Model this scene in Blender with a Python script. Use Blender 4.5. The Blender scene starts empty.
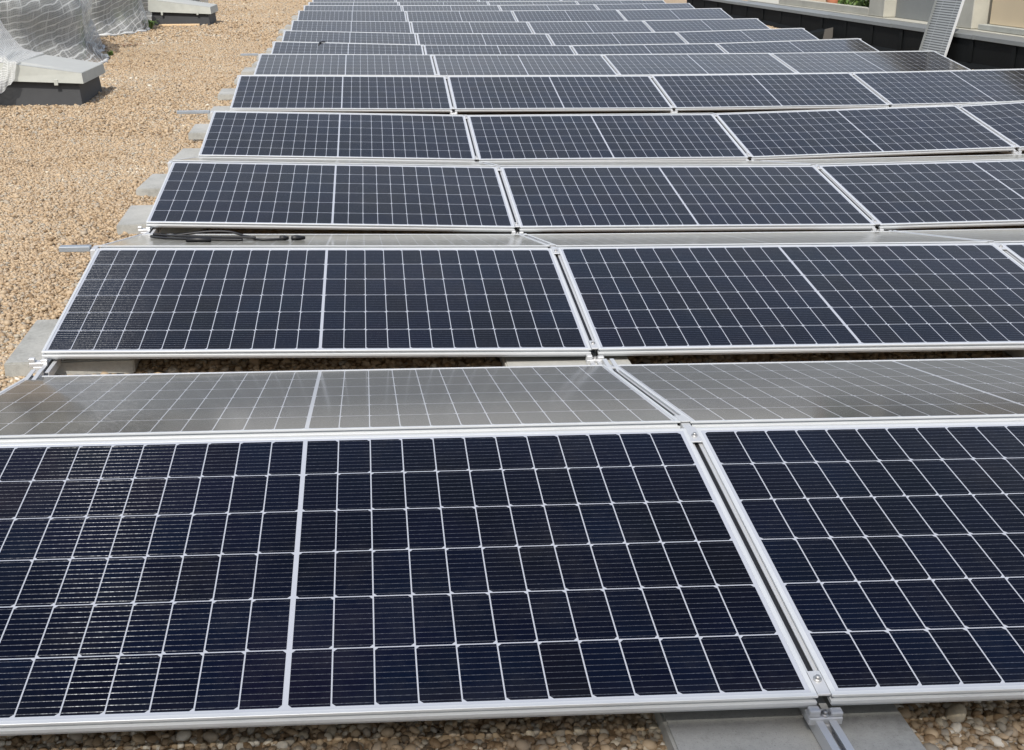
import bpy, bmesh, math, random
import numpy as np
from mathutils import Vector, Matrix
R = math.radians
scene = bpy.context.scene
COL = scene.collection
random.seed(4); rng = np.random.default_rng(7)

# ------------------------------------------------------------------ camera
CAM = Vector((1.2257, -1.8898, 1.4330)); PITCH, YAW, ROLL = 0.3033, 0.0550, -0.0055
fw = Vector((math.sin(YAW)*math.cos(PITCH), math.cos(YAW)*math.cos(PITCH), -math.sin(PITCH)))
rt = Vector((math.cos(YAW), -math.sin(YAW), 0)); up = rt.cross(fw)
rt2 = math.cos(ROLL)*rt + math.sin(ROLL)*up; up2 = -math.sin(ROLL)*rt + math.cos(ROLL)*up
cam_data = bpy.data.cameras.new('camera'); cam = bpy.data.objects.new('camera', cam_data); COL.objects.link(cam)
cam.matrix_world = Matrix(((rt2.x, up2.x, -fw.x, CAM.x), (rt2.y, up2.y, -fw.y, CAM.y), (rt2.z, up2.z, -fw.z, CAM.z), (0, 0, 0, 1)))
cam_data.sensor_width = 36; cam_data.lens = 1175.94/1024*36
cam_data.shift_x = 81.64/1024; cam_data.shift_y = -59.73/1024
cam_data.clip_start = 0.05; cam_data.clip_end = 3000
scene.camera = cam

# ------------------------------------------------------------------ sky, sun, exposure
SUN = Vector((-0.21, -0.62, 0.75)).normalized()
EL = math.asin(SUN.z)
world = bpy.data.worlds.new('World'); scene.world = world; world.use_nodes = True
wn = world.node_tree; wn.nodes.clear()
sky = wn.nodes.new('ShaderNodeTexSky'); sky.sky_type = 'NISHITA'; sky.sun_disc = False
sky.sun_elevation = EL; sky.sun_rotation = math.atan2(SUN.x, SUN.y)
sky.dust_density = 2.0; sky.air_density = 1.0
bg = wn.nodes.new('ShaderNodeBackground'); bg.inputs['Strength'].default_value = 0.145
wo = wn.nodes.new('ShaderNodeOutputWorld')
tcw = wn.nodes.new('ShaderNodeTexCoord'); sxw = wn.nodes.new('ShaderNodeSeparateXYZ'); wn.links.new(tcw.outputs['Generated'], sxw.inputs[0])
def wmath(op, a, b):
    n = wn.nodes.new('ShaderNodeMath'); n.operation = op
    for i, q in enumerate((a, b)):
        if isinstance(q, (int, float)): n.inputs[i].default_value = q
        else: wn.links.new(q, n.inputs[i])
    return n.outputs[0]
cld = wn.nodes.new('ShaderNodeTexNoise'); cld.inputs['Scale'].default_value = 3.4; cld.inputs['Detail'].default_value = 5
wn.links.new(tcw.outputs['Generated'], cld.inputs['Vector'])
hz = wmath('MAXIMUM', wmath('SUBTRACT', 1.0, wmath('DIVIDE', wmath('MAXIMUM', sxw.outputs[2], 0.0), 0.72)), 0.0)
hz = wmath('MULTIPLY', wmath('POWER', hz, 1.4), 0.95)
hz = wmath('MULTIPLY', hz, wmath('ADD', 0.30, wmath('MULTIPLY', cld.outputs['Fac'], 1.40)))
hz = wmath('MINIMUM', hz, 0.95)
wmx = wn.nodes.new('ShaderNodeMix'); wmx.data_type = 'RGBA'; wn.links.new(hz, wmx.inputs[0]); wn.links.new(sky.outputs[0], wmx.inputs[6])
wmx.inputs[7].default_value = (7.5, 7.45, 7.25, 1)      # bright hazy cloud low in the sky
wn.links.new(wmx.outputs[2], bg.inputs[0]); wn.links.new(bg.outputs[0], wo.inputs[0])
sun_d = bpy.data.lights.new('sun', 'SUN'); sun_d.energy = 3.7; sun_d.angle = R(0.53); sun_d.color = (1, 0.955, 0.88)
sun = bpy.data.objects.new('sun', sun_d); COL.objects.link(sun)
sun.rotation_euler = (-SUN).to_track_quat('-Z', 'Y').to_euler()
vs = scene.view_settings
vs.view_transform = 'Standard'; vs.look = 'None'; vs.gamma = 1; vs.use_curve_mapping = False
vs.exposure = 0.22

# ------------------------------------------------------------------ helpers
def link(o, parent=None):
    COL.objects.link(o)
    if parent is not None: o.parent = parent
    return o
def tag(o, label=None, cat=None, group=None, kind=None):
    for k, v in (('label', label), ('category', cat), ('group', group), ('kind', kind)):
        if v: o[k] = v
    return o
def empty(name, loc=(0, 0, 0), mat=None):
    o = bpy.data.objects.new(name, None); o.empty_display_size = 0.1; link(o)
    if mat is not None: o.matrix_world = mat
    else: o.location = loc
    return o
def mesh_from(name, verts, faces, mats, smooth=False, fm=None):
    me = bpy.data.meshes.new(name); me.from_pydata([tuple(v) for v in verts], [], faces); me.update()
    for m in (mats if isinstance(mats, (list, tuple)) else [mats]): me.materials.append(m)
    if fm is not None: me.polygons.foreach_set('material_index', fm)
    if smooth: me.polygons.foreach_set('use_smooth', [True]*len(me.polygons))
    return me
def obj(name, me, parent=None):
    return link(bpy.data.objects.new(name, me), parent)
class MB:
    """collects boxes and tubes into one mesh"""
    def __init__(s): s.v = []; s.f = []; s.sm = []
    def add(s, vs_, fs, smooth=False):
        b = len(s.v); s.v += [tuple(x) for x in vs_]; s.f += [tuple(i+b for i in f) for f in fs]; s.sm += [smooth]*len(fs)
    def box(s, x0, x1, y0, y1, z0, z1, c=0.0, mat=None):
        bm = bmesh.new(); bmesh.ops.create_cube(bm, size=1)
        for v in bm.verts: v.co = Vector(((x0+x1)/2+v.co.x*(x1-x0), (y0+y1)/2+v.co.y*(y1-y0), (z0+z1)/2+v.co.z*(z1-z0)))
        if c > 0: bmesh.ops.bevel(bm, geom=bm.edges[:], offset=c, segments=1, affect='EDGES', profile=.5)
        if mat is not None: bm.transform(mat)
        bm.verts.index_update()
        s.add([v.co for v in bm.verts], [[v.index for v in f.verts] for f in bm.faces]); bm.free()
    def tube(s, pts, r, n=8, caps=True):
        pts = [Vector(p) for p in pts]; rings = []
        for i, p in enumerate(pts):
            t = (pts[min(i+1, len(pts)-1)]-pts[max(i-1, 0)]).normalized()
            a = t.cross(Vector((0, 0, 1)))
            if a.length < 1e-3: a = t.cross(Vector((0, 1, 0)))
            a.normalize(); b = t.cross(a)
            rr = r[i] if isinstance(r, (list, tuple)) else r
            rings.append([p+(a*math.cos(2*math.pi*k/n)+b*math.sin(2*math.pi*k/n))*rr for k in range(n)])
        vs_ = [q for g in rings for q in g]
        fs = [(i*n+k, i*n+(k+1) % n, (i+1)*n+(k+1) % n, (i+1)*n+k) for i in range(len(pts)-1) for k in range(n)]
        if caps: fs += [tuple(range(n)), tuple((len(pts)-1)*n+k for k in reversed(range(n)))]
        s.add(vs_, fs, True)
    def mesh(s, name, m):
        me = mesh_from(name, s.v, s.f, m); me.polygons.foreach_set('use_smooth', s.sm)
        bm = bmesh.new(); bm.from_mesh(me); bmesh.ops.recalc_face_normals(bm, faces=bm.faces[:]); bm.to_mesh(me); bm.free()
        return me
    def build(s, name, m, parent=None): return obj(name, s.mesh(name, m), parent)
def sstep(a, b, x):
    t = np.clip((x-a)/(b-a), 0, 1); return t*t*(3-2*t)

# node expression builder
class X:
    def __init__(s, nt, sock): s.nt, s.s = nt, sock
    @staticmethod
    def op(nt, o, *a):
        n = nt.nodes.new('ShaderNodeMath'); n.operation = o
        for i, q in enumerate(a):
            if isinstance(q, X): nt.links.new(q.s, n.inputs[i])
            else: n.inputs[i].default_value = q
        return X(nt, n.outputs[0])
    def _b(s, o, q, r=False): return X.op(s.nt, o, *((q, s) if r else (s, q)))
    def __add__(s, q): return s._b('ADD', q)
    __radd__ = __add__
    def __sub__(s, q): return s._b('SUBTRACT', q)
    def __rsub__(s, q): return s._b('SUBTRACT', q, True)
    def __mul__(s, q): return s._b('MULTIPLY', q)
    __rmul__ = __mul__
    def __truediv__(s, q): return s._b('DIVIDE', q)
    def lt(s, q): return s._b('LESS_THAN', q)
    def gt(s, q): return s._b('GREATER_THAN', q)
    def min(s, q): return s._b('MINIMUM', q)
    def max(s, q): return s._b('MAXIMUM', q)
    def abs(s): return X.op(s.nt, 'ABSOLUTE', s)
    def floor(s): return X.op(s.nt, 'FLOOR', s)
    def fract(s): return X.op(s.nt, 'FRACT', s)
    def clamp(s): return s.max(0.0).min(1.0)
class NT:
    def __init__(s, name):
        s.m = bpy.data.materials.new(name); s.m.use_nodes = True; s.t = s.m.node_tree
        s.p = s.t.nodes['Principled BSDF']; s.out = s.t.nodes['Material Output']
    def n(s, k, **kw):
        x = s.t.nodes.new(k)
        for a, b in kw.items(): setattr(x, a, b)
        return x
    def l(s, a, b): s.t.links.new(a.s if isinstance(a, X) else a, b)
    def set(s, node, name, val):
        if isinstance(val, X) or hasattr(val, 'is_output'): s.l(val, node.inputs[name])
        else: node.inputs[name].default_value = val
    def noise(s, vec, scale, detail=2, rough=.5):
        x = s.n('ShaderNodeTexNoise'); x.inputs['Scale'].default_value = scale; x.inputs['Detail'].default_value = detail; x.inputs['Roughness'].default_value = rough
        if vec is not None: s.l(vec, x.inputs['Vector'])
        return X(s.t, x.outputs['Fac'])
    def mix(s, f, a, b):
        x = s.n('ShaderNodeMix', data_type='RGBA')
        for i, q in ((0, f), (6, a), (7, b)):
            if isinstance(q, X) or hasattr(q, 'is_output'): s.l(q, x.inputs[i])
            else: x.inputs[i].default_value = q if i == 0 else (*q, 1)
        return x.outputs[2]
    def ramp(s, f, stops):
        x = s.n('ShaderNodeValToRGB'); e = x.color_ramp.elements
        while len(e) < len(stops): e.new(.5)
        for i, (p, c) in enumerate(stops): e[i].position = p; e[i].color = (*c, 1)
        s.l(f, x.inputs[0]); return x.outputs[0]
    def bump(s, h, strength, dist):
        x = s.n('ShaderNodeBump'); x.inputs['Strength'].default_value = strength; x.inputs['Distance'].default_value = dist
        s.l(h, x.inputs['Height']); s.l(x.outputs[0], s.p.inputs['Normal'])
    def obj_co(s): return s.n('ShaderNodeTexCoord').outputs['Object']
    def world_co(s): return s.n('ShaderNodeNewGeometry').outputs['Position']
def simple(name, col, rough=.6, metal=0.0, var=0.12, scale=6, bump=0, bscale=80, bdist=.002):
    t = NT(name); co = t.world_co()
    f = t.noise(co, scale, 4, .6)
    a = [c*(1-var) for c in col]; b = [min(1, c*(1+var)) for c in col]
    t.l(t.mix(f, a, b), t.p.inputs['Base Color'])
    t.p.inputs['Roughness'].default_value = rough; t.p.inputs['Metallic'].default_value = metal
    if bump: t.bump(t.noise(co, bscale, 4, .7), bump, bdist)
    return t.m

# ------------------------------------------------------------------ panel layout (fitted to the roof's gentle unevenness)
PW, PH, GAP = 2.094, 1.038, 0.028
NROW = 14; NCOL = 4
PITCH_Y, TILT = 2.3576, 0.1657
Zr = [0.0, -.0377, -.0438, -.0228, -.012, .0027, -.0156, -.0166, .0039, .0624, .062, .03, -.01, -.02]
Sr = [-.0638, -.0449, -.0093, .0604, -.0237, -.0455, -.037, -.0368, -.035, -.0202, -.02, -.02, -.02, -.02]
Xo = [0, -.0092, -.0161, -.0283, -.0329, -.0284, -.026, -.0224, -.0171, -.0152, -.015, -.015, -.015, -.015]
Qr = [.0063, -.0383, -.0843, -.1042, -.0364, -.0266, -.0777, -.068, -.0411, -.0285, -.02, -.01, -.01, -.01]
Yo = [.0511, .0183, -.0378, -.0623, -.1081, .089, .0657, .0017, .016, -.0337, 0, 0, 0, 0]
Dt = [-.0328, -.0244, -.0054, .0213, .0274, -.0016, -.0027, -.0015, 0, .0061, 0, 0, 0, 0]
_zr = [math.sin(TILT+Dt[5])*PH, math.cos(TILT+Dt[5])*PH]; Dt[5] = R(8.0)-TILT
Zr[5] += _zr[0]-math.sin(R(8.0))*PH; Yo[5] += _zr[1]-math.cos(R(8.0))*PH
RG = 0.049; TB = [.191, .183] + [.148]*12
def base_z(r, x):
    xn = min(max(x/8.4, -.02), 1.02); return Zr[r] + Sr[r]*(xn-.5) + Qr[r]*4*xn*(1-xn)
def fpt(r, p, u, v):
    t = TILT+Dt[r]; x = p*(PW+GAP)+u+Xo[r]
    return Vector((x, r*PITCH_Y+Yo[r]+v*math.cos(t), base_z(r, p*(PW+GAP)+u)+v*math.sin(t)))
def roof_z(x, y):
    """height of the gravel, following the rows"""
    x = np.asarray(x, float); y = np.asarray(y, float)
    xn = np.clip(x/8.4, -.02, 1.02)
    rows = np.stack([Zr[r]+Sr[r]*(xn-.5)+Qr[r]*4*xn*(1-xn) for r in range(NROW)])
    k = np.clip(y/PITCH_Y, 0, NROW-1.001); i = np.floor(k).astype(int); f = k-i
    a = np.take_along_axis(rows, i[None], 0)[0]; b = np.take_along_axis(rows, i[None]+1, 0)[0]
    return a*(1-f)+b*f - 0.128
def rz(x, y): return float(roof_z(np.array([x]), np.array([y]))[0])
ORD = ['nearest', 'second', 'third', 'fourth', 'fifth', 'sixth', 'seventh', 'eighth', 'ninth', 'tenth', 'eleventh', 'twelfth', 'thirteenth', 'farthest']
PORD = ['leftmost', 'second from left', 'third from left', 'rightmost']

# ------------------------------------------------------------------ materials
def mat_cells():
    t = NT('solar_cells'); nt = t.t
    uv = t.n('ShaderNodeUVMap'); sep = t.n('ShaderNodeSeparateXYZ'); t.l(uv.outputs[0], sep.inputs[0])
    u, v = X(nt, sep.outputs[0]), X(nt, sep.outputs[1])
    cg, ml = 0.0043, 0.0185
    cw = (PW/2-ml-cg)/12; ch = (PH-2*ml)/6
    s = (u-PW/2).abs()-cg
    cu = s/cw; cv = (v-ml)/ch
    fu, fv = cu.fract()*cw, cv.fract()*ch
    du = fu.min(cw-fu); dv = fv.min(ch-fv)
    odd = ((cv.floor()*.5).fract()).gt(.25)          # half cells are laid turned about, row by row
    cham = odd*(cw-fu)+(1.0-odd)*fu
    edge = du.lt(.0015).max(dv.lt(.0015)).max((cham+dv).lt(.0105))
    outside = s.lt(0.0).max(s.gt(PW/2-ml-cg)).max(v.lt(ml)).max(v.gt(PH-ml))
    white = edge.max(outside)
    bp = ch/10
    bus = ((fv/bp).fract()-.5).abs().lt(.00064/bp)*(1.0-white)
    # per-cell tint
    oi = t.n('ShaderNodeObjectInfo'); rnd = X(nt, oi.outputs['Random'])
    cmb = t.n('ShaderNodeCombineXYZ')
    t.l(cu.floor()+u.gt(PW/2)*13.0, cmb.inputs[0]); t.l(cv.floor(), cmb.inputs[1]); t.l(rnd*37.0, cmb.inputs[2])
    wnz = t.n('ShaderNodeTexWhiteNoise', noise_dimensions='3D'); t.l(cmb.outputs[0], wnz.inputs['Vector'])
    cr = X(nt, wnz.outputs['Value'])
    cell = t.ramp(cr, [(0, (.0007, .0008, .0046)), (.45, (.0008, .0011, .0066)), (.8, (.0008, .0019, .0082)), (1, (.0020, .0014, .0040))])
    # dust and dried water marks on the glass
    co = t.n('ShaderNodeVectorMath', operation='ADD'); t.l(uv.outputs[0], co.inputs[0])
    cm2 = t.n('ShaderNodeCombineXYZ'); t.l(rnd*91.0, cm2.inputs[2]); t.l(rnd*13.0, cm2.inputs[0]); t.l(cm2.outputs[0], co.inputs[1])
    d1 = t.noise(co.outputs[0], 2.2, 5, .65); d2 = t.noise(co.outputs[0], 150, 2, .5); d3 = t.noise(co.outputs[0], 28, 4, .7)
    lowe = X.op(nt, 'SMOOTH_MIN', v*14.0, 1.0, .3)
    dust = ((d1-.50)*.07+(d3-.52)*.03).max(0.0)+(d2-.72).max(0.0)*.45+(1.0-lowe)*.010+.0004
    busc = t.noise(co.outputs[0], 210, 1, .5)
    busw = bus*(.15+(busc-.42).max(0.0)*.6).min(1.0)
    vmul = t.n('ShaderNodeVectorMath', operation='MULTIPLY'); t.l(cell, vmul.inputs[0])
    d5 = t.noise(co.outputs[0], 1.9, 3, .55)
    t.l(t.ramp(d5, [(.34, (.45, .5, .55)), (.46, (.9, .9, 1.)), (.55, (.85, 1.4, 1.3)), (.66, (1.9, 1.2, 1.3))]), vmul.inputs[1])  # broad patches in the cell colour stand in for uneven reflections
    c1 = t.mix(busw, vmul.outputs[0], (.30, .32, .36)); c2 = t.mix(white, c1, (.385, .405, .45))
    c3 = t.mix(dust.clamp(), c2, (.40, .385, .35))
    t.l(c3, t.p.inputs['Base Color'])
    rough = .055+d1*.09
    t.l(rough, t.p.inputs['Roughness'])
    t.p.inputs['IOR'].default_value = 1.27
    t.p.inputs['Sheen Weight'].default_value = .62; t.p.inputs['Sheen Roughness'].default_value = .22
    t.p.inputs['Sheen Tint'].default_value = (.92, .88, .77, 1)
    d4 = t.noise(co.outputs[0], 1.6, 2, .5)
    t.l(t.ramp(d4, [(.30, (.62, .86, 1)), (.42, (.90, .92, .95)), (.50, (.95, .84, .84)), (.56, (1, .82, .66)), (.63, (.85, .95, .90)), (.72, (.62, .95, .95))]), t.p.inputs['Specular Tint'])  # noise tints the gloss brown and teal to imitate a varied reflection
    # ribbon wires catch the light along their length
    tg = t.n('ShaderNodeTangent', direction_type='UV_MAP')
    gl = t.n('ShaderNodeBsdfAnisotropic'); gl.inputs['Roughness'].default_value = .42; gl.inputs['Anisotropy'].default_value = .85
    gl.inputs['Color'].default_value = (.55, .57, .6, 1); t.l(tg.outputs[0], gl.inputs['Tangent'])
    mx = t.n('ShaderNodeMixShader'); t.l(bus*(.03+(busc-.40).max(0.0)*.35), mx.inputs[0]); t.l(t.p.outputs[0], mx.inputs[1]); t.l(gl.outputs[0], mx.inputs[2])
    t.l(mx.outputs[0], t.out.inputs[0])
    return t.m
M_CELL = mat_cells()
def mat_alu(name, col, rough, metal, streak=.1):
    t = NT(name); co = t.world_co()
    f = t.noise(co, 9, 4, .6); g = t.noise(co, 120, 2, .5)
    a = [c*(1-streak) for c in col]
    t.l(t.mix(f*.7+g*.3, a, col), t.p.inputs['Base Color'])
    t.l(rough+(f-.5)*.2, t.p.inputs['Roughness']); t.p.inputs['Metallic'].default_value = metal
    return t.m
M_ALU = mat_alu('anodised_aluminium', (.61, .63, .645), .42, .2, .14)
M_RAIL = mat_alu('mill_aluminium', (.60, .61, .62), .42, .4)
M_GALV = mat_alu('galvanised_steel', (.42, .46, .50), .45, .6, .25)
M_BACK = simple('white_backsheet', (.6, .6, .6), .6)
M_STEEL = simple('stainless_bolt', (.42, .42, .42), .5, .8)
def mat_concrete():
    t = NT('concrete'); co = t.world_co()
    a = t.noise(co, 4, 5, .6); b = t.noise(co, 60, 4, .7); c = t.noise(co, 400, 2, .5)
    base = t.ramp(a*.6+b*.4, [(.32, (.25, .25, .23)), (.48, (.36, .36, .335)), (.68, (.44, .435, .405))])
    t.l(t.mix((c-.58).max(0.0)*4.0, base, (.18, .175, .165)), t.p.inputs['Base Color'])
    t.p.inputs['Roughness'].default_value = .88; t.bump(b*.6+c*.4, .35, .003)
    return t.m
M_CONC = mat_concrete()
PEB = [(0, (0.0984, 0.0746, 0.0487)), (0.12, (0.2146, 0.1404, 0.0731)), (0.3, (0.3488, 0.2502, 0.1502)), (0.5, (0.4383, 0.3292, 0.207)), (0.68, (0.3935, 0.3071, 0.2111)), (0.82, (0.2952, 0.2677, 0.2192)), (0.93, (0.5367, 0.4565, 0.3247)), (1, (0.644, 0.5969, 0.5034))]
def mat_pebble():
    t = NT('pebbles'); at = t.n('ShaderNodeAttribute', attribute_name='tone'); co = t.world_co()
    n = t.noise(co, 130, 3, .6); f = X(t.t, at.outputs['Fac'])
    t.l(t.ramp((f+(n-.5)*.16).clamp(), PEB), t.p.inputs['Base Color'])
    t.p.inputs['Roughness'].default_value = .62
    return t.m
M_PEB = mat_pebble()
def mat_gravel():
    t = NT('gravel_roof'); co = t.world_co()
    v1 = t.n('ShaderNodeTexVoronoi'); v1.inputs['Scale'].default_value = 42; t.l(co, v1.inputs['Vector'])
    v2 = t.n('ShaderNodeTexVoronoi'); v2.inputs['Scale'].default_value = 42; v2.feature = 'SMOOTH_F1'; t.l(co, v2.inputs['Vector'])
    sepc = t.n('ShaderNodeSeparateColor'); t.l(v1.outputs['Color'], sepc.inputs[0])
    tone = X(t.t, sepc.outputs[0])
    big = t.noise(co, .5, 4, .6); mid = t.noise(co, 3.0, 3, .6)
    col = t.ramp(((tone-.5)*.8+.47+(big-.5)*.30+(mid-.5)*.15).clamp(), PEB)
    d = X(t.t, v2.outputs['Distance'])
    t.l(col, t.p.inputs['Base Color'])
    t.p.inputs['Roughness'].default_value = .85; t.bump(1.0-d*1.4, .9, .016)
    return t.m
M_GRAV = mat_gravel()
M_BLACK = simple('black_membrane', (.0065, .0078, .0085), .8, 0, .3, 3, .25, 12, .01)
M_BLACK.node_tree.nodes['Principled BSDF'].inputs['Specular IOR Level'].default_value = .12
M_COPE = mat_alu('zinc_coping', (.24, .255, .255), .55, .2, .35)
M_LIDW = simple('weathered_white_lid', (.38, .39, .355), .6, 0, .25, 5)
M_LIDT = simple('grey_lid_top', (.40, .405, .38), .6, 0, .10, 7)
M_KERB = simple('dark_grey_kerb', (.040, .042, .045), .75, 0, .15, 8)
M_CABLE = simple('black_cable', (.012, .012, .013), .5)

# ------------------------------------------------------------------ setting: roof gravel sheet, land below
def grid_sheet(name, xs, ys, zf, m):
    nx, ny = len(xs), len(ys); XX, YY = np.meshgrid(xs, ys); ZZ = zf(XX.ravel(), YY.ravel())
    verts = np.stack([XX.ravel(), YY.ravel(), ZZ], 1)
    faces = [(j*nx+i, j*nx+i+1, (j+1)*nx+i+1, (j+1)*nx+i) for j in range(ny-1) for i in range(nx-1)]
    return mesh_from(name, verts, faces, m, True)
xs = np.concatenate([np.linspace(-40, -8, 9)[:-1], np.linspace(-8, 9.32, 80)]); ys = np.concatenate([np.linspace(-12, -1, 12)[:-1], np.linspace(-1, 33, 120)[:-1], np.linspace(33, 70, 14)])
tag(obj('gravel_roof', grid_sheet('gravel_roof', xs, ys, roof_z, M_GRAV)), kind='structure')
xs2 = np.linspace(9.325, 16, 8); ys2 = np.linspace(28.2, 70, 12)
tag(obj('gravel_roof', grid_sheet('gravel_roof', xs2, ys2, roof_z, M_GRAV)), kind='structure')
M_LAND = simple('land', (.10, .11, .07), .95, 0, .3, .05)
tag(obj('ground', mesh_from('ground', [(-1500, -1500, -9), (1500, -1500, -9), (1500, 1500, -9), (-1500, 1500, -9)], [(0, 1, 2, 3)], M_LAND)), kind='structure')
bw = MB(); bw.box(-40.2, 9.30, -12.2, 70.2, -8.99, -.42)
tag(bw.build('building_below', simple('render_wall', (.5, .47, .42), .9)), kind='structure')

# pebbles lying on the sheet: one countless mass
def pebbles(name, x0, x1, y0, y1, dens, size, sub, keep=None, ba=2.6, lift=0, label='loose tan and grey pebbles'):
    n = int((x1-x0)*(y1-y0)*dens)
    px = rng.uniform(x0, x1, n); py = rng.uniform(y0, y1, n)
    if keep is not None:
        k = keep(px, py); px, py = px[k], py[k]; n = len(px)
    bm = bmesh.new(); bmesh.ops.create_icosphere(bm, subdivisions=sub, radius=1)
    bv = np.array([v.co[:] for v in bm.verts]); bf = np.array([[v.index for v in f.verts] for f in bm.faces]); bm.free()
    nv, nf = len(bv), len(bf)
    sc = size*np.exp(rng.normal(0, .30, n))[:, None]*np.stack([rng.uniform(.85, 1.35, n), rng.uniform(.7, 1.0, n), rng.uniform(.45, .75, n)], 1)
    a = rng.uniform(0, 2*np.pi, n); tx = rng.normal(0, .35, n); ty = rng.normal(0, .35, n)
    ca, sa = np.cos(a), np.sin(a); cx, sx = np.cos(tx), np.sin(tx); cy, sy = np.cos(ty), np.sin(ty)
    # lumpy
    dirs = rng.normal(size=(n, 2, 3)); dirs /= np.linalg.norm(dirs, axis=2, keepdims=True)
    lump = 1 + .16*np.clip(np.einsum('nkc,vc->nkv', dirs, bv), -1, 1).sum(1)
    P = bv[None]*lump[:, :, None]*sc[:, None, :]
    x, y, z = P[..., 0], P[..., 1], P[..., 2]
    y, z = y*cx[:, None]-z*sx[:, None], y*sx[:, None]+z*cx[:, None]
    x, z = x*cy[:, None]+z*sy[:, None], -x*sy[:, None]+z*cy[:, None]
    x, y = x*ca[:, None]-y*sa[:, None], x*sa[:, None]+y*ca[:, None]
    gz = roof_z(px, py)
    P = np.stack([x+px[:, None], y+py[:, None], z+(gz+sc[:, 2]*rng.uniform(.1, .9, n))[:, None]], -1).reshape(-1, 3)
    F = (bf[None]+(np.arange(n)*nv)[:, None, None]).reshape(-1, 3)
    me = bpy.data.meshes.new(name)
    me.vertices.add(n*nv); me.vertices.foreach_set('co', P.astype(np.float32).ravel())
    me.loops.add(n*nf*3); me.loops.foreach_set('vertex_index', F.astype(np.int32).ravel())
    me.polygons.add(n*nf); me.polygons.foreach_set('loop_start', np.arange(0, n*nf*3, 3, dtype=np.int32))
    me.polygons.foreach_set('use_smooth', np.ones(n*nf, bool))
    at = me.attributes.new('tone', 'FLOAT', 'POINT'); patch = 1.0*(.07*np.sin(px*1.3+1)*np.sin(py*.9)+.08*np.sin(px*3.1+np.sin(py*2.2)*1.5)*np.sin(py*1.7+px)-.04*(np.sin(px*.8+py*.45)>.8))
    at.data.foreach_set('value', np.repeat(np.clip(rng.beta(ba*1.08, ba, n)+patch+lift, 0, 1), nv).astype(np.float32))
    me.materials.append(M_PEB); me.update(calc_edges=True)
    o = obj(name, me); tag(o, label, 'gravel', kind='stuff'); return o
pebbles('gravel', -.8, 4.0, -.30, .45, 11000, .0074, 2, ba=.95, lift=.07, label='loose tan and brown pebbles under the nearest row')  # lift paints these pebbles lighter to make up for the shade here
pebbles('gravel', -.4, 7.2, 1.9, 2.9, 2600, .012, 1, label='loose pebbles in the gap between the two nearest rows')
pebbles('gravel', -3.4, 0.35, 1.6, 8.6, 5600, .0086, 1, keep=lambda x, y: x > .3-(y+2.6)*.44, label='loose tan pebbles along the left of the array')
pebbles('gravel', -4.4, 0.3, 8.6, 19, 1800, .0115, 1, keep=lambda x, y: x > .3-(y+2.6)*.36, label='loose tan pebbles farther along the left of the array')
pebbles('gravel', -3.4, 0.2, 19, 37, 420, .019, 1, label='loose tan pebbles at the far left of the array')
pebbles('gravel', 8.3, 9.2, 8, 28, 800, .015, 1, label='loose pale pebbles between the array and the black parapet')

pebbles('gravel', -.25, .25, 2.35, 3.1, 45, .009, 2, label='few stray pebbles on the slab left of the second row')
# ------------------------------------------------------------------ solar panels
def frame_mesh():
    prof = [(.0105, -.004), (.0105, -.0004), (.0100, 0), (.0008, 0), (0, -.0008), (0, -.0050), (.0070, -.0060), (.0070, -.0145), (.0005, -.0155), (0, -.0162), (0, -.0240), (.0005, -.0247), (.0065, -.0256), (.0065, -.0340), (.0072, -.035), (.030, -.035), (.030, -.033), (.0095, -.033), (.0095, -.006), (.0105, -.006)]
    vs_, fs = [], []
    n = len(prof)
    for d, h in prof: vs_ += [(d, d, h), (PW-d, d, h), (PW-d, PH-d, h), (d, PH-d, h)]
    for i in range(n):
        j = (i+1) % n
        for k in range(4):
            l = (k+1) % 4; fs.append((i*4+k, i*4+l, j*4+l, j*4+k))
    me = mesh_from('frame', vs_, fs, M_ALU)
    bm = bmesh.new(); bm.from_mesh(me); bmesh.ops.recalc_face_normals(bm, faces=bm.faces[:]); bm.to_mesh(me); bm.free()
    return me
def glass_mesh():
    d = .0104; z1, z0 = -.0018, -.0055
    vs_ = [(d, d, z1), (PW-d, d, z1), (PW-d, PH-d, z1), (d, PH-d, z1), (d, d, z0), (PW-d, d, z0), (PW-d, PH-d, z0), (d, PH-d, z0)]
    fs = [(0, 1, 2, 3), (7, 6, 5, 4), (0, 4, 5, 1), (1, 5, 6, 2), (2, 6, 7, 3), (3, 7, 4, 0)]
    me = mesh_from('glass', vs_, fs, [M_CELL, M_BACK], fm=[0, 1, 1, 1, 1, 1])
    uvl = me.uv_layers.new(name='UVMap')
    for lp in me.loops: uvl.data[lp.index].uv = me.vertices[lp.vertex_index].co[:2]
    return me
def jbox_mesh():
    b = MB()
    b.box(PW/2-.06, PW/2+.06, PH/2-.03, PH/2+.03, -.022, -.006, .002)
    return b.mesh('junction_box', M_CABLE)
FR, GLS, JB = frame_mesh(), glass_mesh(), jbox_mesh()
def panel(bl, br, tl, label, group):
    j = lambda: Vector((0, 0, random.gauss(0, .0013)))
    bl, br, tl = bl+j(), br+j(), tl+j()
    ex = (br-bl).normalized(); ez = ex.cross(tl-bl).normalized(); ey = ez.cross(ex)
    m = Matrix(((ex.x, ey.x, ez.x, bl.x), (ex.y, ey.y, ez.y, bl.y), (ex.z, ey.z, ez.z, bl.z), (0, 0, 0, 1)))
    root = empty('solar_panel', mat=m); tag(root, label, 'solar panel', group)
    obj('frame', FR, root); obj('glass', GLS, root); obj('junction_box', JB, root)
    return root
def bpt(r, p, u, w):
    q = fpt(r, p, u, PH)
    return Vector((q.x, q.y+RG+w*math.cos(TB[r]), q.z-w*math.sin(TB[r])))
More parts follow.
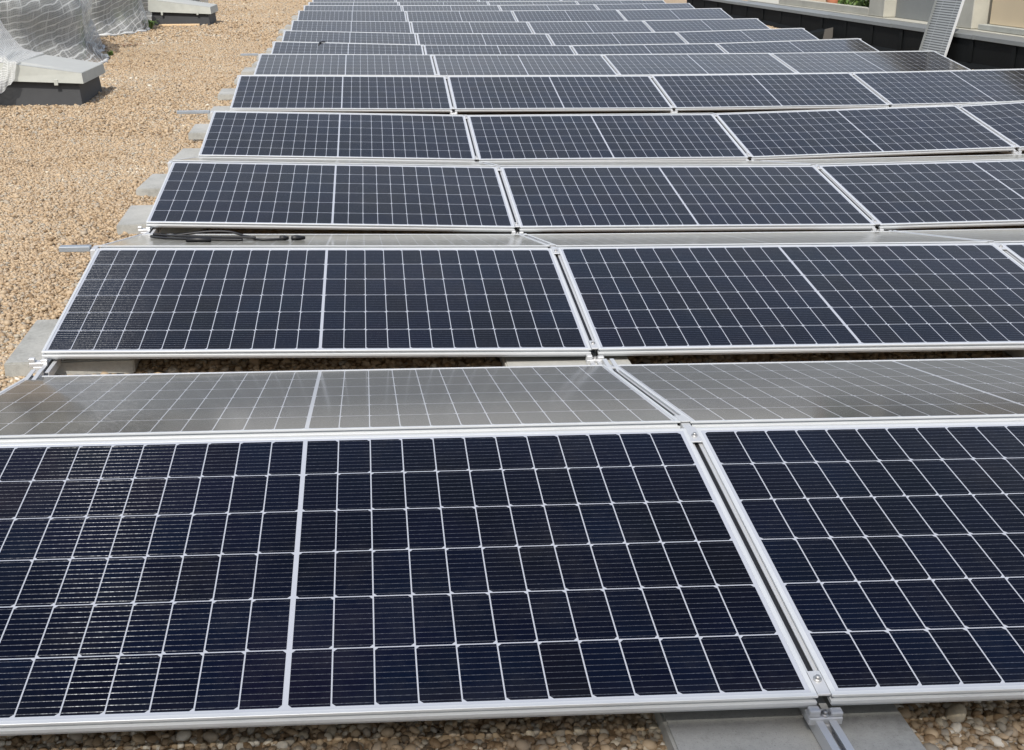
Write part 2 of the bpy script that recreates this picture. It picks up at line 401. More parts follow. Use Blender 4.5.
for r in range(NROW):
    for p in range(NCOL):
        panel(fpt(r, p, 0, 0), fpt(r, p, PW, 0), fpt(r, p, 0, PH),
              f'dark blue solar panel facing the viewer, {PORD[p]} in the {ORD[r]} row', 'solar panels facing the viewer')
        panel(bpt(r, p, 0, 0), bpt(r, p, PW, 0), bpt(r, p, 0, PH),
              f'grey glinting solar panel sloping away behind the {ORD[r]} row, {PORD[p]}', 'solar panels sloping away behind the ridges')

# ------------------------------------------------------------------ mounting frames between panels
BPOS = ['at the left end of', 'after the first panel of', 'after the second panel of', 'after the third panel of', 'at the right end of']
def channel(b, y0, y1, z0, w, h, mat=None, slot=.012):
    """open channel rail along y"""
    t = .003; c = slot/2
    pr = [(-w/2, 0), (w/2, 0), (w/2, h), (c, h), (c, h-t), (w/2-t, h-t), (w/2-t, t), (-w/2+t, t), (-w/2+t, h-t), (-c, h-t), (-c, h), (-w/2, h)]
    n = len(pr); m = mat or Matrix()
    vs_ = [m @ Vector((x, y, z0+z)) for y in (y0, y1) for x, z in pr]
    b.add(vs_, [(i, (i+1) % n, n+(i+1) % n, n+i) for i in range(n)])
    for o in (0, n):
        for q in ((0, 1, 6, 7), (1, 2, 5, 6), (2, 3, 4, 5), (7, 8, 11, 0), (8, 9, 10, 11)): b.f.append(tuple(len(b.v)-2*n+o+k for k in q)); b.sm.append(False)
def mount(r, k):
    """k = 0..4: boundary k of row r"""
    if k == 0: ref = fpt(r, 0, -.012, 0); rid = fpt(r, 0, -.012, PH); brd = bpt(r, 0, -.012, 0); bl = bpt(r, 0, -.012, PH)
    elif k == 4: ref = fpt(r, 3, PW+.012, 0); rid = fpt(r, 3, PW+.012, PH); brd = bpt(r, 3, PW+.012, 0); bl = bpt(r, 3, PW+.012, PH)
    else: ref = fpt(r, k-1, PW+GAP/2, 0); rid = fpt(r, k-1, PW+GAP/2, PH); brd = bpt(r, k-1, PW+GAP/2, 0); bl = bpt(r, k-1, PW+GAP/2, PH)
    root = empty('mounting_frame', (ref.x, ref.y, ref.z)); tag(root, f'silver aluminium mounting frame {BPOS[k]} the {ORD[r]} row', 'mounting frame', 'mounting frames under the panels')
    L = lambda q: Vector(q)-Vector((ref.x, ref.y, ref.z))
    b = MB()
    ye = bl.y-ref.y; zb = -.080
    slope = (bl.z-ref.z)/ye
    channel(b, -.10 if r else -.34, ye+.03, zb+.002, .042, .032, Matrix.Translation((.04 if k == 0 else -.04 if k == 4 else 0, 0, 0)))
    b.build('base_rail', M_RAIL, root)
    tf = math.atan2(rid.z-ref.z, rid.y-ref.y); tb = math.atan2(bl.z-brd.z, bl.y-brd.y)
    sh = Matrix.Translation((.05 if k == 0 else -.05 if k == 4 else 0, 0, -.035 if k in (0, 4) else 0))
    b = MB(); channel(b, .07, PH-.03, -.058, .040, .050, sh @ Matrix.Rotation(tf, 4, 'X'), .012); b.build('sloped_rail', M_RAIL, root)
    b = MB(); channel(b, .03, PH-.07, -.058, .040, .050, sh @ Matrix.Translation(L(brd)) @ Matrix.Rotation(tb, 4, 'X'), .012); b.build('sloped_rail', M_RAIL, root)
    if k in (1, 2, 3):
        b = MB(); b.box(-.0056, .0056, .075, PH-.035, -.022, -.0125, 0, Matrix.Rotation(tf, 4, 'X')); b.build('slot_shade_strip', M_CABLE, root)  # black strip stands in for the shade inside the rail slot
        b = MB(); b.box(-.0056, .0056, .035, PH-.075, -.022, -.0125, 0, Matrix.Translation(L(brd)) @ Matrix.Rotation(tb, 4, 'X')); b.build('slot_shade_strip', M_CABLE, root)
    # ridge post and connector
    b = MB(); pz = rid.z-ref.z
    b.box(-.0125, .0125, rid.y-ref.y-.02, rid.y-ref.y+.068, zb+.035, pz-.004, .002)
    b.build('ridge_post', M_RAIL, root)
    mr = Matrix.Rotation(tf, 4, 'X')
    if k in (1, 2, 3):
        b = MB(); b.box(-.014, .014, PH-.075, PH+.004, -.0015, .0025, .0008, mr); b.build('ridge_clamp', M_RAIL, root)
        b = MB(); b.box(-.014, .014, -.004, .075, -.0015, .0025, .0008, Matrix.Translation(L(brd)) @ Matrix.Rotation(tb, 4, 'X')); b.build('ridge_clamp', M_RAIL, root)
    # low front clamp: plate in the gap, hook block below the frame
    b = MB()
    if k in (1, 2, 3): b.box(-.013, .013, .004, .070, -.004, .0015, .0008, mr); b.build('clamp_plate', M_RAIL, root); b = MB()
    b.box(-.034, .034, -.022, .006, -.055, -.0365, .002, mr)
    b.box(-.034, -.012, -.020, -.003, -.0365, -.020, .002, mr); b.box(.010, .034, -.020, -.003, -.0365, -.026, .002, mr)
    b.box(-.020, .020, -.018, .012, -.080, -.055, .002)
    b.build('low_clamp', M_RAIL, root)
    b = MB()
    if k in (1, 2, 3): b.box(-.013, .013, PH-.070, PH-.004, -.004, .0015, .0008, Matrix.Translation(L(brd)) @ Matrix.Rotation(tb, 4, 'X')); b.build('clamp_plate', M_RAIL, root); b = MB()
    b.box(-.034, .034, PH-.006, PH+.022, -.055, -.0365, .002, Matrix.Translation(L(brd)) @ Matrix.Rotation(tb, 4, 'X'))
    b.build('low_clamp', M_RAIL, root)
    if r < 5 and k in (1, 2, 3):
        for yy, zz, mm in ((.045, .0015, mr), (PH-.045, .0025, mr), (-.012, -.0365, mr)):
            b = MB(); b.tube([mm @ Vector((0, yy, zz-.001)), mm @ Vector((0, yy, zz+.003))], .0085, 14); b.tube([mm @ Vector((0, yy, zz+.003)), mm @ Vector((0, yy, zz+.009))], .005, 6)
            b.build('bolt', M_STEEL, root)
for r in range(NROW):
    for k in range(5): mount(r, k)

# ridge cross bars sticking out on the left
for r, out in ((1, .17), (3, .30), (5, .24)):
    q = fpt(r, 0, 0, PH); b = MB()
    b.box(q.x-out, q.x-.03, q.y+.002, q.y+.045, q.z-.018, q.z+.006, .002)
    o = b.build('cross_bar', M_GALV); tag(o, f'grey galvanised bar poking out left of the {ORD[r]} row ridge', 'bar', 'ridge bars poking out on the left')

# ------------------------------------------------------------------ concrete slabs
def slab_mesh():
    bm = bmesh.new(); bmesh.ops.create_cube(bm, size=1)
    for v in bm.verts: v.co = Vector((v.co.x*.49, v.co.y*.56, v.co.z*.062))
    bmesh.ops.bevel(bm, geom=bm.edges[:], offset=.006, segments=2, affect='EDGES')
    me = bpy.data.meshes.new('concrete_slab'); bm.to_mesh(me); bm.free(); me.materials.append(M_CONC); return me
SLAB = slab_mesh()
def slab(x, y, rot, label, z=None):
    o = obj('concrete_slab', SLAB); o.location = (x, y, (rz(x, y) if z is None else z)+.0165); o.rotation_euler = (0, 0, R(rot))
    tag(o, label, 'concrete slab', 'concrete ballast slabs'); return o
VO = [.20, .36, .50, .46, .40, .36]; VX = [.0, .07, .02, .01, .01, .01]
for r in range(12):
    y0 = r*PITCH_Y+Yo[r]
    slab(VX[min(r, 5)]+Xo[r], y0+VO[min(r, 5)]+random.uniform(-.03, .03), random.uniform(-2.5, 2.5), f'grey concrete slab under the lower left corner of the {ORD[r]} row', rz(0, y0)+.018)
    if r in (0, 2, 3, 4, 5, 6, 8, 10):
        slab(-.045+Xo[r]+random.uniform(-.02, .02), y0+1.62+random.uniform(-.04, .04), random.uniform(-2.5, 2.5), f'pale concrete slab sticking out left behind the {ORD[r]} row ridge', rz(0, y0+1.6)+.018)
    if r < 3:
        for k in (1, 2, 3):
            x = k*(PW+GAP)-.014+Xo[r]; x += -.06 if r == 0 else -.10
            slab(x, y0+(.155 if r == 0 else .115), random.uniform(-.6, .6), f'grey concrete slab under the front rail {BPOS[k]} the {ORD[r]} row', rz(x, y0)+(0 if r == 0 else .022))
for r in range(4, 10):
    slab(4*(PW+GAP)+Xo[r]-.02, r*PITCH_Y+Yo[r]+.2, 0, f'grey concrete slab under the lower right corner of the {ORD[r]} row')

# ------------------------------------------------------------------ loose cable on the second row's back panel
def bplane(u, w, dz=.006):
    q = bpt(1, 0, u, .27+(w-.5)*.95); return Vector((q.x, q.y, q.z+dz))
def smooth_path(c, n=10):
    out = []
    for i in range(len(c)-1):
        p0, p1, p2, p3 = c[max(i-1, 0)], c[i], c[i+1], c[min(i+2, len(c)-1)]
        for k in range(n):
            t = k/n; out.append(0.5*((2*p1)+(p2-p0)*t+(2*p0-5*p1+4*p2-p3)*t*t+(3*p1-p0-3*p2+p3)*t**3))
    out.append(c[-1]); return out
root = empty('loose_cable', bplane(.4, .7, 0)); tag(root, 'black loop of loose cable with connectors lying behind the second row', 'cable')
off = Vector(root.location)
pts = [bplane(u, w, dz)-off for u, w, dz in [(.62, .62, .006), (.45, .66, .006), (.30, .72, .006), (.19, .80, .006), (.125, .90, .008), (.15, .955, .008), (.25, .975, .012), (.40, .97, .03), (.52, .96, .03), (.60, .91, .012), (.655, .82, .006), (.67, .72, .006), (.70, .66, .006), (.76, .66, .006), (.83, .70, .006)]]
b = MB(); b.tube(smooth_path(pts), .0065, 8)
pts2 = [bplane(u, w, dz)-off for u, w, dz in [(.14, .88, .02), (.24, .83, .016), (.36, .78, .014), (.48, .72, .014), (.60, .68, .016), (.68, .66, .016)]]
b.tube(smooth_path(pts2), .0065, 8); b.build('wire', M_CABLE, root)
for (u, w, u2, w2) in ((.80, .69, .84, .71), (.86, .69, .92, .73)):
    b = MB(); b.tube([bplane(u, w, .012)-off, bplane(u*.6+u2*.4, w*.6+w2*.4, .012)-off, bplane(u2, w2, .012)-off], [.012, .014, .009], 10); b.build('connector', M_CABLE, root)
b = MB()
b.tube([bplane(.36, .50, .012)-off, bplane(.42, .50, .013)-off, bplane(.48, .50, .012)-off], .012, 8); b.build('connector', M_CABLE, root)
q = fpt(6, 0, .67, PH); b = MB()
b.tube(smooth_path([q+Vector((.05, .03, .012)), q+Vector((.0, -.0, .014)), q+Vector((-.03, -.05, .004)), q+Vector((-.035, -.14, -.016))]), .010, 8)
tag(b.build('cable_end', M_CABLE), 'short black cable end hanging over the seventh row ridge', 'cable')

# ------------------------------------------------------------------ parapet on the right
root = empty('parapet_wall', (9.20, 12, rz(9.2, 12))); tag(root, 'low black parapet wall with grey metal coping right of the array', 'parapet')
off = Vector(root.location)
def wall_top(y): return .288-.0012*(y-13)
b = MB()
yy = np.linspace(-4, 27.6, 80); vs_ = []
for i, y in enumerate(yy):
    wob = .005*math.sin(y*2.1)+.003*math.sin(y*5.3+1)
    for x, z in ((9.20+wob-.05, -.45), (9.20+wob-.05, rz(9.1, y)+.03), (9.20+wob, rz(9.1, y)+.09), (9.20+wob*.6, wall_top(y)), (9.52, wall_top(y)), (9.52, -.45)): vs_.append((x-off.x, y-off.y, z-off.z))
fs = [(i*6+k, i*6+(k+1) % 6, (i+1)*6+(k+1) % 6, (i+1)*6+k) for i in range(len(yy)-1) for k in range(6)]
fs += [tuple(range(6)), tuple((len(yy)-1)*6+k for k in reversed(range(6)))]
b.add(vs_, fs); b.build('membrane', M_BLACK, root)
for i in range(30):
    y = -3.4+i*1.05
    b = MB(); b.box(9.186-off.x, 9.193-off.x, y-off.y, y+.10-off.y, rz(9.1, y)+.10-off.z, wall_top(y)-.045-off.z, .002); b.build('membrane_lap', M_BLACK, root)
y = -4.0
while y < 27.4:
    b = MB(); y2 = min(y+2.48, 27.62)
    b.box(9.175-off.x, 9.56-off.x, y-off.y, y2-off.y, wall_top(y)+.002-off.z, wall_top(y)+.012-off.z, .001)
    b.box(9.172-off.x, 9.180-off.x, y-off.y, y2-off.y, wall_top(y)-.040-off.z, wall_top(y)+.010-off.z, .001)
    b.box(9.168-off.x, 9.56-off.x, y2-.05-off.y, y2-.005-off.y, wall_top(y)-.042-off.z, wall_top(y)+.016-off.z, .001)
    b.build('coping', M_COPE, root); y += 2.49

# leaning perforated tray
def mat_perf():
    t = NT('slotted_steel'); uvn = t.n('ShaderNodeUVMap'); sep = t.n('ShaderNodeSeparateXYZ'); t.l(uvn.outputs[0], sep.inputs[0])
    u, v = X(t.t, sep.outputs[0]), X(t.t, sep.outputs[1])
    slot = (v/.034).fract().lt(.45)*((u/.37+.5).fract().gt(.03))
    t.l(t.mix(slot, (.34, .36, .36), (.09, .095, .10)), t.p.inputs['Base Color'])
    t.p.inputs['Metallic'].default_value = .35; t.p.inputs['Roughness'].default_value = .5
    return t.m
M_PERF = mat_perf()
root = empty('cable_tray', (9.02, 14.20, rz(9.0, 14.2))); tag(root, 'grey slotted metal tray leaning upright against the black parapet', 'cable tray')
lean = math.atan2(.15, .69)
mrot = Matrix.Rotation(lean, 4, 'Y')
W2, H2 = .375, 1.55
def tray_plate():
    b = MB(); b.box(-.0015, .0015, -W2, W2, 0, H2)
    me = b.mesh('tray_plate', M_PERF); uvl = me.uv_layers.new(name='UVMap')
    for lp in me.loops:
        c = me.vertices[lp.vertex_index].co; uvl.data[lp.index].uv = (c.y, c.z)
    me.transform(mrot); return me
obj('tray_plate', tray_plate(), root)
for s in (-1, 1):
    b = MB(); b.box(-.030, .004, s*W2-.004 if s > 0 else s*W2-.006, s*W2+.006 if s > 0 else s*W2+.004, 0, H2, .001, mrot); b.build('side_flange', M_ALU if s < 0 else M_COPE, root)

# dark scrap at the wall foot
b = MB()
rngs = random.Random(5)
for k in range(3):
    pass
root = empty('roof_drain', (9.0, 18.4, rz(9, 18.4))); tag(root, 'small dark roof outlet hood with grey flap at the parapet foot', 'roof outlet')
b = MB(); b.add([(-.22, -.22, 0), (.17, -.22, 0), (.17, .22, 0), (-.22, .22, 0), (-.12, -.16, .15), (.15, -.18, .20), (.15, .18, .20), (-.12, .16, .14)], [(0, 1, 5, 4), (1, 2, 6, 5), (2, 3, 7, 6), (3, 0, 4, 7), (4, 5, 6, 7), (3, 2, 1, 0)]); b.build('hood', M_BLACK, root)
b = MB(); b.add([(.02, -.24, .0), (.19, -.26, .0), (.20, -.22, .24), (.07, -.21, .21), (.03, -.21, .0), (.19, -.23, .0), (.20, -.19, .24), (.07, -.18, .21)], [(0, 1, 2, 3), (4, 7, 6, 5), (0, 4, 5, 1), (1, 5, 6, 2), (2, 6, 7, 3), (3, 7, 4, 0)]); b.build('flap', simple('grey_brown_felt', (.075, .07, .062), .9), root)

# ------------------------------------------------------------------ skylight boxes on the left
def skylight(x0, x1, y0, y1, label, hl, hr):
    z = rz((x0+x1)/2, y0); root = empty('skylight_box', ((x0+x1)/2, (y0+y1)/2, z)); tag(root, label, 'skylight box', 'skylight boxes on the gravel')
    ox, oy = root.location.x, root.location.y
    ax0, ax1, ay0, ay1 = x0-ox, x1-ox, y0-oy, y1-oy
    def pris(b, ins0, ins1, zl0, zr0, zl1, zr1):
        v = []
        for ins, zl, zr_ in ((ins0, zl0, zr0), (ins1, zl1, zr1)):
            v += [(ax0+ins, ay0+ins, zl), (ax1-ins, ay0+ins, zr_), (ax1-ins, ay1-ins, zr_), (ax0+ins, ay1-ins, zl)]
        b.add(v, [(3, 2, 1, 0), (4, 5, 6, 7), (0, 1, 5, 4), (1, 2, 6, 5), (2, 3, 7, 6), (3, 0, 4, 7)])
    b = MB(); pris(b, .0, .03, -.05, -.05, .272, .222); b.build('kerb', M_KERB, root)
    b = MB(); pris(b, -.035, -.02, .282, .226, hl, hr); o = b.build('lid_rim', M_LIDW, root)
    b = MB(); pris(b, -.012, .10, hl+.002, hr+.002, hl+.022, hr+.022); b.build('lid_top', M_LIDT, root)
    for kx in (.2, .8):
        b = MB(); xx = ax0+(ax1-ax0)*kx; b.box(xx-.02, xx+.02, ay0-.040, ay0-.030, .21, .27, .003); b.build('latch', M_LIDW, root)
skylight(-2.86, -1.66, 10.48, 11.50, 'dark grey skylight box with weathered white lid, nearest on the left', .505, .330)
skylight(-3.02, -1.84, 22.75, 23.95, 'dark skylight box with pale lid, farther away past the netting', .52, .36)
b = MB(); b.box(-.40, .40, -.05, .05, 0, .04, .008)
o = b.build('timber_board', simple('pale_timber', (.62, .45, .27), .8, 0, .2, 20)); o.location = (-2.42, 22.5, rz(-2.4, 22.5)+.01); o.rotation_euler = (0, 0, R(3)); tag(o, 'pale timber board lying in front of the far skylight box', 'board')
# weeds and leaf litter
def weed(x, y, h, n, label):
    z = rz(x, y); root = empty('weed', (x, y, z)); tag(root, label, 'weed')
    b = MB(); rr = random.Random(int(x*100))
    for i in range(n):
        a = rr.uniform(0, 6.28); l = h*rr.uniform(.5, 1); t = Vector((math.cos(a), math.sin(a), 0)); sd = Vector((-t.y, t.x, 0))*h*.12
        p0 = t*rr.uniform(0, .06); p1 = t*l*.5+Vector((0, 0, l*.7)); p2 = t*l*.95+Vector((0, 0, l*rr.uniform(.4, .9)))
        b.add([p0-sd*.4, p0+sd*.4, p1+sd, p2, p1-sd], [(0, 1, 2, 4), (4, 2, 3)])
    b.build('leaves', simple('weed_green', (.10, .16, .035), .7, 0, .3, 30), root)
weed(-2.86, 21.6, .26, 60, 'small green weed beside the netting near the far skylight')
weed(-2.6, 16.6, .10, 22, 'tiny green weed at the netting edge nearer the viewer')
b = MB(); rr = random.Random(9)
for i in range(40):
    x, y = rr.gauss(0, .10), rr.gauss(0, .22); a = rr.uniform(0, 2.2); s = rr.uniform(.02, .05)
    c, d = math.cos(a)*s, math.sin(a)*s; z = rr.uniform(.015, .05)
    b.add([(x-c, y-d, z), (x+d*.6, y-c*.6, z+.01), (x+c, y+d, z+.005), (x-d*.6, y+c*.6, z)], [(0, 1, 2, 3)])
o = b.build('leaf_litter', simple('dead_leaves', (.20, .10, .055), .9, 0, .4, 20)); o.location = (-2.62, 18.2, rz(-2.6, 18.2)); tag(o, 'brown dead leaves on the gravel beside the netting', 'leaves', kind='stuff')

# ------------------------------------------------------------------ white netting draped over mounds
def mat_net(name, dens, vs=.26):
    t = NT(name); uvn = t.n('ShaderNodeUVMap'); sep = t.n('ShaderNodeSeparateXYZ'); t.l(uvn.outputs[0], sep.inputs[0])
    u, v = X(t.t, sep.outputs[0]), X(t.t, sep.outputs[1])
    cmb = t.n('ShaderNodeCombineXYZ'); t.l(u*9.0, cmb.inputs[0]); t.l(v*1.2, cmb.inputs[1])
    st = t.noise(cmb.outputs[0], 1.6, 4, .6); pt = t.noise(uvn.outputs[0], 1.1, 3, .6); wb = t.noise(uvn.outputs[0], 2.5, 2, .5)
    vv = v+(wb-.5)*.13+(st-.5)*.02
    band = 1.0-((vv/vs).fract()-.5).abs()*2.0       # 1 in the middle
    line = band.gt(.82)
    ticks = (u/.11+(wb-.5)*1.4).fract().lt(.13)*st.gt(.52)
    uq = (u/.028).fract().lt(.36); vq = (v/.028).fract().lt(.36)
    mesh_ = uq.max(vq)
    dn = dens+(st-.5)*.7+(pt-.5)*.5
    al = (dn+mesh_*.22-.1).max(line*.92).max(ticks*.8).clamp()
    t.p.inputs['Base Color'].default_value = (.64, .65, .64, 1); t.p.inputs['Roughness'].default_value = .8
    t.p.inputs['Transmission Weight'].default_value = 0
    tr = t.n('ShaderNodeBsdfTranslucent'); tr.inputs[0].default_value = (.7, .72, .72, 1)
    m1 = t.n('ShaderNodeMixShader'); m1.inputs[0].default_value = .3; t.l(t.p.outputs[0], m1.inputs[1]); t.l(tr.outputs[0], m1.inputs[2])
    tp = t.n('ShaderNodeBsdfTransparent'); m2 = t.n('ShaderNodeMixShader')
    t.l(al, m2.inputs[0]); t.l(tp.outputs[0], m2.inputs[1]); t.l(m1.outputs[0], m2.inputs[2]); t.l(m2.outputs[0], t.out.inputs[0])
    return t.m
M_LIDW2 = simple('white_hem', (.55, .56, .55), .85, 0, .2, 12)
M_NET = mat_net('white_netting', .34, .095); M_NET2 = mat_net('white_netting_folded', .50, .085)
def mat_mound():
    t = NT('grey_green_sheeting'); co = t.world_co(); a = t.noise(co, .6, 3, .6); sep = t.n('ShaderNodeSeparateXYZ'); t.l(co, sep.inputs[0])
    t.l(t.ramp(a, [(.35, (.15, .16, .15)), (.55, (.22, .23, .21)), (.66, (.22, .28, .15))]), t.p.inputs['Base Color']); t.p.inputs['Roughness'].default_value = .8
    return t.m
M_MOUND = mat_mound()
def mound(cx, cy, rx, ry, h, label, seed, flat=4.6):
    root = empty('netting_mound', (cx, cy, rz(cx, cy))); tag(root, label, 'netting', 'mounds draped in white netting')
    rr = np.random.default_rng(seed); ph = rr.uniform(0, 6.28, 8)
    def shell(off, wr, skirt):
        nu, nv = 160, 64; V = []; UV = []; arc = 0; last = None
        for j in range(nv+1):
            f = (j/nv)**2.6
            cc = max(math.cos(f*math.pi/2), 0)**(2/flat)*rx; ss = max(math.sin(f*math.pi/2), 0)**(2/flat)*h
            if last: arc += math.hypot(cc-last[0], ss-last[1])
            last = (cc, ss)
            for i in range(nu+1):
                a = 2*math.pi*i/nu
                # profile: superellipse from rim (f=0) to crown (f=1)
                th_ = f*math.pi/2; c = max(math.cos(th_), 0)**(2/flat); s = max(math.sin(th_), 0)**(2/flat)
                w = wr*(math.sin(9*a+ph[0]+arc)*.5+math.sin(17*a+ph[1]-arc*1.3)*.35+math.sin(31*a+ph[2]+arc*1.5)*.25)*(1-f*.7)
                w += wr*.6*math.sin(arc*9+ph[3]+1.5*math.sin(3*a+ph[4]))*(1-f)
                rad = 1+off+w+skirt*max(0, .30-arc)**1.5*.35*(1+.5*math.sin(7*a+ph[5]))+.05*math.sin(2*a+ph[6])+.035*math.sin(5*a+ph[7])
                V.append((rx*rad*c*math.cos(a), ry*rad*c*math.sin(a), h*(1+off+.3*w)*s-.02+.012*math.sin(23*a)*(arc < .05)))
                UV.append((a*(rx+ry)/2, arc-.75*(1-math.cos(a+1.25))))
        F = [(j*(nu+1)+i, j*(nu+1)+i+1, (j+1)*(nu+1)+i+1, (j+1)*(nu+1)+i) for j in range(nv) for i in range(nu)]
        return V, F, UV
    V, F, _ = shell(-.05, .006, 0); obj('covered_heap', mesh_from('covered_heap', V, F, M_MOUND, True), root)
    V, F, UV = shell(0, .034, 1.2); me = mesh_from('netting', V, F, M_NET, True)
    uvl = me.uv_layers.new(name='UVMap')
    for lp in me.loops: uvl.data[lp.index].uv = UV[lp.vertex_index]
    obj('netting', me, root)
    hb = MB(); hv = [Vector(V[i])+Vector((0, 0, .035)) for i in range(0, 161, 2)]
    hb.tube(hv, [.022+.014*math.sin(i*1.7) for i in range(len(hv))], 7, False); hb.build('hem', M_LIDW2, root)
    return root
mound(-5.05, 16.0, 2.35, 3.3, 1.55, 'largest white netting mound, bulging behind the near skylight box', 1)
mound(-4.75, 21.2, 1.72, 1.75, 1.5, 'white netting mound just left of the far skylight box', 2)
mound(-4.6, 28.0, 1.9, 3.4, 1.3, 'white netting mound behind the far skylight box', 3)
# folded sheet over the left of the near box
nv = 40; V = []; UV = []
z0 = rz(-2.9, 10.5)
ridge = [(-3.582, 12.4, 1.16), (-3.144, 12.15, .89), (-2.835, 11.95, .657), (-2.543, 11.65, .40), (-2.244, 11.45, .345)]
mid = [(-3.188, 11.0, .70), (-2.784, 10.8, .52), (-2.531, 10.6, .42), (-2.375, 10.48, .36), (-2.265, 10.41, .335)]
low = [(-2.984, 10.05, z0+.01), (-2.661, 10.15, z0+.03), (-2.484, 10.25, .0), (-2.384, 10.34, .078), (-2.300, 10.405, .171)]
cr, cm, cl_ = (smooth_path([Vector(p) for p in q], 15) for q in (ridge, mid, low)); nu = len(cr)-1
for j in range(nv+1):
    f = j/nv
    for i in range(nu+1):
        g = i/nu
        p = cr[i].lerp(cm[i], f*2) if f < .5 else cm[i].lerp(cl_[i], f*2-1)
        w = (.040*math.sin(16*g+5*f+1.2*math.sin(6*f))+.018*math.sin(41*g+9*f))*(1-.75*g)
        p = p+Vector((.3*w, -.6*w, abs(w)*.8)); V.append(p-Vector((-3.2, 10.9, z0))); UV.append((g*1.6, f*2.2))
F = [(j*(nu+1)+i, j*(nu+1)+i+1, (j+1)*(nu+1)+i+1, (j+1)*(nu+1)+i) for j in range(nv) for i in range(nu)]
me = mesh_from('netting_sheet', V, F, M_NET2, True); uvl = me.uv_layers.new(name='UVMap')
for lp in me.loops: uvl.data[lp.index].uv = UV[lp.vertex_index]
o = obj('netting_sheet', me); o.location = (-3.2, 10.9, z0); tag(o, 'bright white folded netting sheet hanging over the near skylight box', 'netting')

# ------------------------------------------------------------------ next door, beyond the parapet
M_CREAM = simple('cream_render', (.60, .49, .33), .85, 0, .08, 1.5, .2, 40, .004)
M_PALE = simple('pale_stone', (.40, .39, .335), .85, 0, .25, 3)
M_SHUT = simple('grey_cladding', (.20, .21, .205), .6, 0, .08, 3)
root = empty('neighbouring_house', (10.6, 18, -9)); tag(root, 'cream rendered house with pale stone pillars beyond the parapet', 'house')
def lb(b, x0, x1, y0, y1, z0_, z1, c=.006): b.box(x0-10.6, x1-10.6, y0-18, y1-18, z0_+9, z1+9, c)
b = MB(); lb(b, 10.95, 15, 6, 26.4, -9, -.02); b.build('base_wall', M_CREAM, root)
b = MB(); lb(b, 10.40, 11.10, 6, 26.6, .04, .20); b.build('stone_ledge', M_PALE, root)
b = MB(); lb(b, 10.62, 15, 6, 15.75, .29, 2.2); b.build('wall', M_CREAM, root)
b = MB(); lb(b, 10.50, 11.0, 6, 15.85, .205, .285); b.build('sill', M_LIDW, root)
for ya, yb in ((15.95, 16.45), (19.1, 19.75)):
    b = MB(); lb(b, 10.45, 10.85, ya, yb, .203, 2.2, .012); b.build('pillar', M_PALE, root)
b = MB(); lb(b, 10.66, 10.74, 17.3, 19.08, .203, 2.2); b.build('cladding_panel', M_SHUT, root)
b = MB(); lb(b, 10.70, 10.78, 16.47, 17.27, .203, 2.2); b.build('cladding_panel', simple('dark_cladding', (.13, .135, .135), .6), root)
b = MB(); lb(b, 10.46, 10.60, 19.78, 24.6, .203, .33); b.build('terrace_kerb', M_PALE, root)
b = MB(); lb(b, 10.4, 15.2, 5.9, 20.2, 2.22, 2.4); b.build('roof', M_PALE, root)
b = MB(); b.tube([(0, 0, 0), (0, 0, .02), (0, 0, .22), (0, 0, .24)], [.10, .11, .15, .15], 18)
o = b.build('flower_pot', simple('terracotta', (.45, .17, .09), .8)); o.location = (10.9, 22.6, .205); tag(o, 'terracotta flower pot standing on the neighbouring ledge', 'flower pot')
root = empty('leafy_tree', (12.4, 22.4, -9)); tag(root, 'green leafy tree behind the neighbouring ledge', 'tree')
b = MB(); b.tube([(0, 0, 0), (.1, 0, 4), (0, .1, 8), (.1, .1, 10)], [.2, .16, .12, .05], 9)
for k in range(9):
    a = k*.9; b.tube([(0, .1, 7+k*.3), (.6*math.cos(a), .6*math.sin(a), 7.8+k*.3), (1.2*math.cos(a), 1.2*math.sin(a), 8.2+k*.3)], [.06, .04, .015], 6)
b.build('trunk', simple('bark', (.12, .09, .065), .9, 0, .3, 20), root)
n = 5200; pr = np.random.default_rng(3)
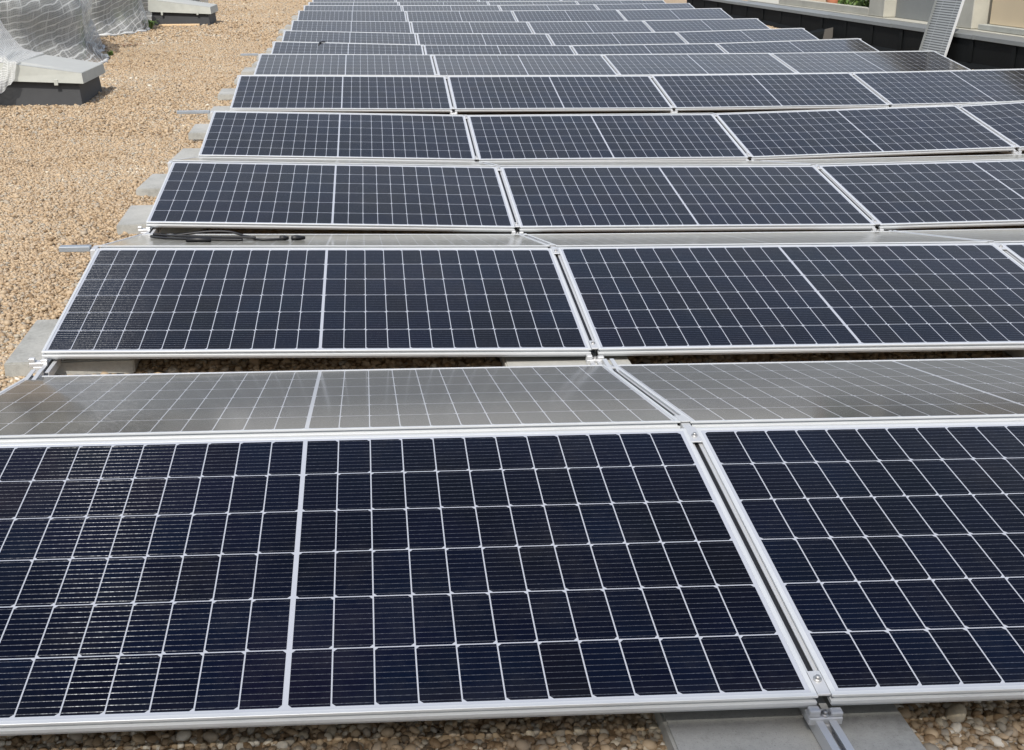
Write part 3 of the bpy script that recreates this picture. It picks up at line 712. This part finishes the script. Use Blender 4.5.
cl = pr.normal(size=(70, 3)); cl = cl/np.linalg.norm(cl, axis=1, keepdims=True)*pr.uniform(.5, 1, 70)[:, None]*np.array([1.5, 1.5, 1.35])+np.array([0, 0, 8.95])
ctr = cl[pr.integers(0, 70, n)]+pr.normal(size=(n, 3))*.22
V = []; F = []
for i in range(n):
    d = Vector(pr.normal(size=3)).normalized(); e = d.orthogonal().normalized(); g = d.cross(e); s = pr.uniform(.06, .12); c = Vector(ctr[i])
    V += [c-e*s, c+g*s*.5, c+e*s, c-g*s*.5]; F.append((4*i, 4*i+1, 4*i+2, 4*i+3))
obj('crown', mesh_from('crown', V, F, simple('foliage', (.085, .14, .03), .6, 0, .45, 3)), root)

# added screen on poles, unseen behind the camera, to half shade the nearest gravel
def mat_screen():
    t = NT('shade_screen_mesh'); t.p.inputs['Base Color'].default_value = (.5, .52, .5, 1); t.p.inputs['Roughness'].default_value = .9
    tp = t.n('ShaderNodeBsdfTransparent'); m2 = t.n('ShaderNodeMixShader'); m2.inputs[0].default_value = .74
    t.l(tp.outputs[0], m2.inputs[1]); t.l(t.p.outputs[0], m2.inputs[2]); t.l(m2.outputs[0], t.out.inputs[0]); return t.m
root = empty('added_shade_screen', (.4, -3.2, rz(.4, -3.2))); tag(root, 'added grey shade screen on poles, unseen behind the viewer', 'screen')
V, F = [], []
for i in range(81):
    for j in range(25):
        x = -4.4+i*.11; z = .05+j*3.99/24; V.append((x, .03*math.sin(i*.55)*math.sin(j*.26)+.012*math.sin(i*1.9+j*.7), z))
F = [(i*25+j, (i+1)*25+j, (i+1)*25+j+1, i*25+j+1) for i in range(80) for j in range(24)]
obj('netting', mesh_from('netting', V, F, mat_screen(), True), root)  # mesh of the added shade screen
for k in range(5):
    b = MB(); b.tube([(-4.4+k*2.2, -.05, 0), (-4.4+k*2.2, -.05, 4.04)], .024, 10); b.build('pole', M_GALV, root)
b = MB(); b.tube([(-4.4, -.02, 4.04), (4.4, -.02, 4.04)], .02, 10); b.build('top_rail', M_GALV, root)
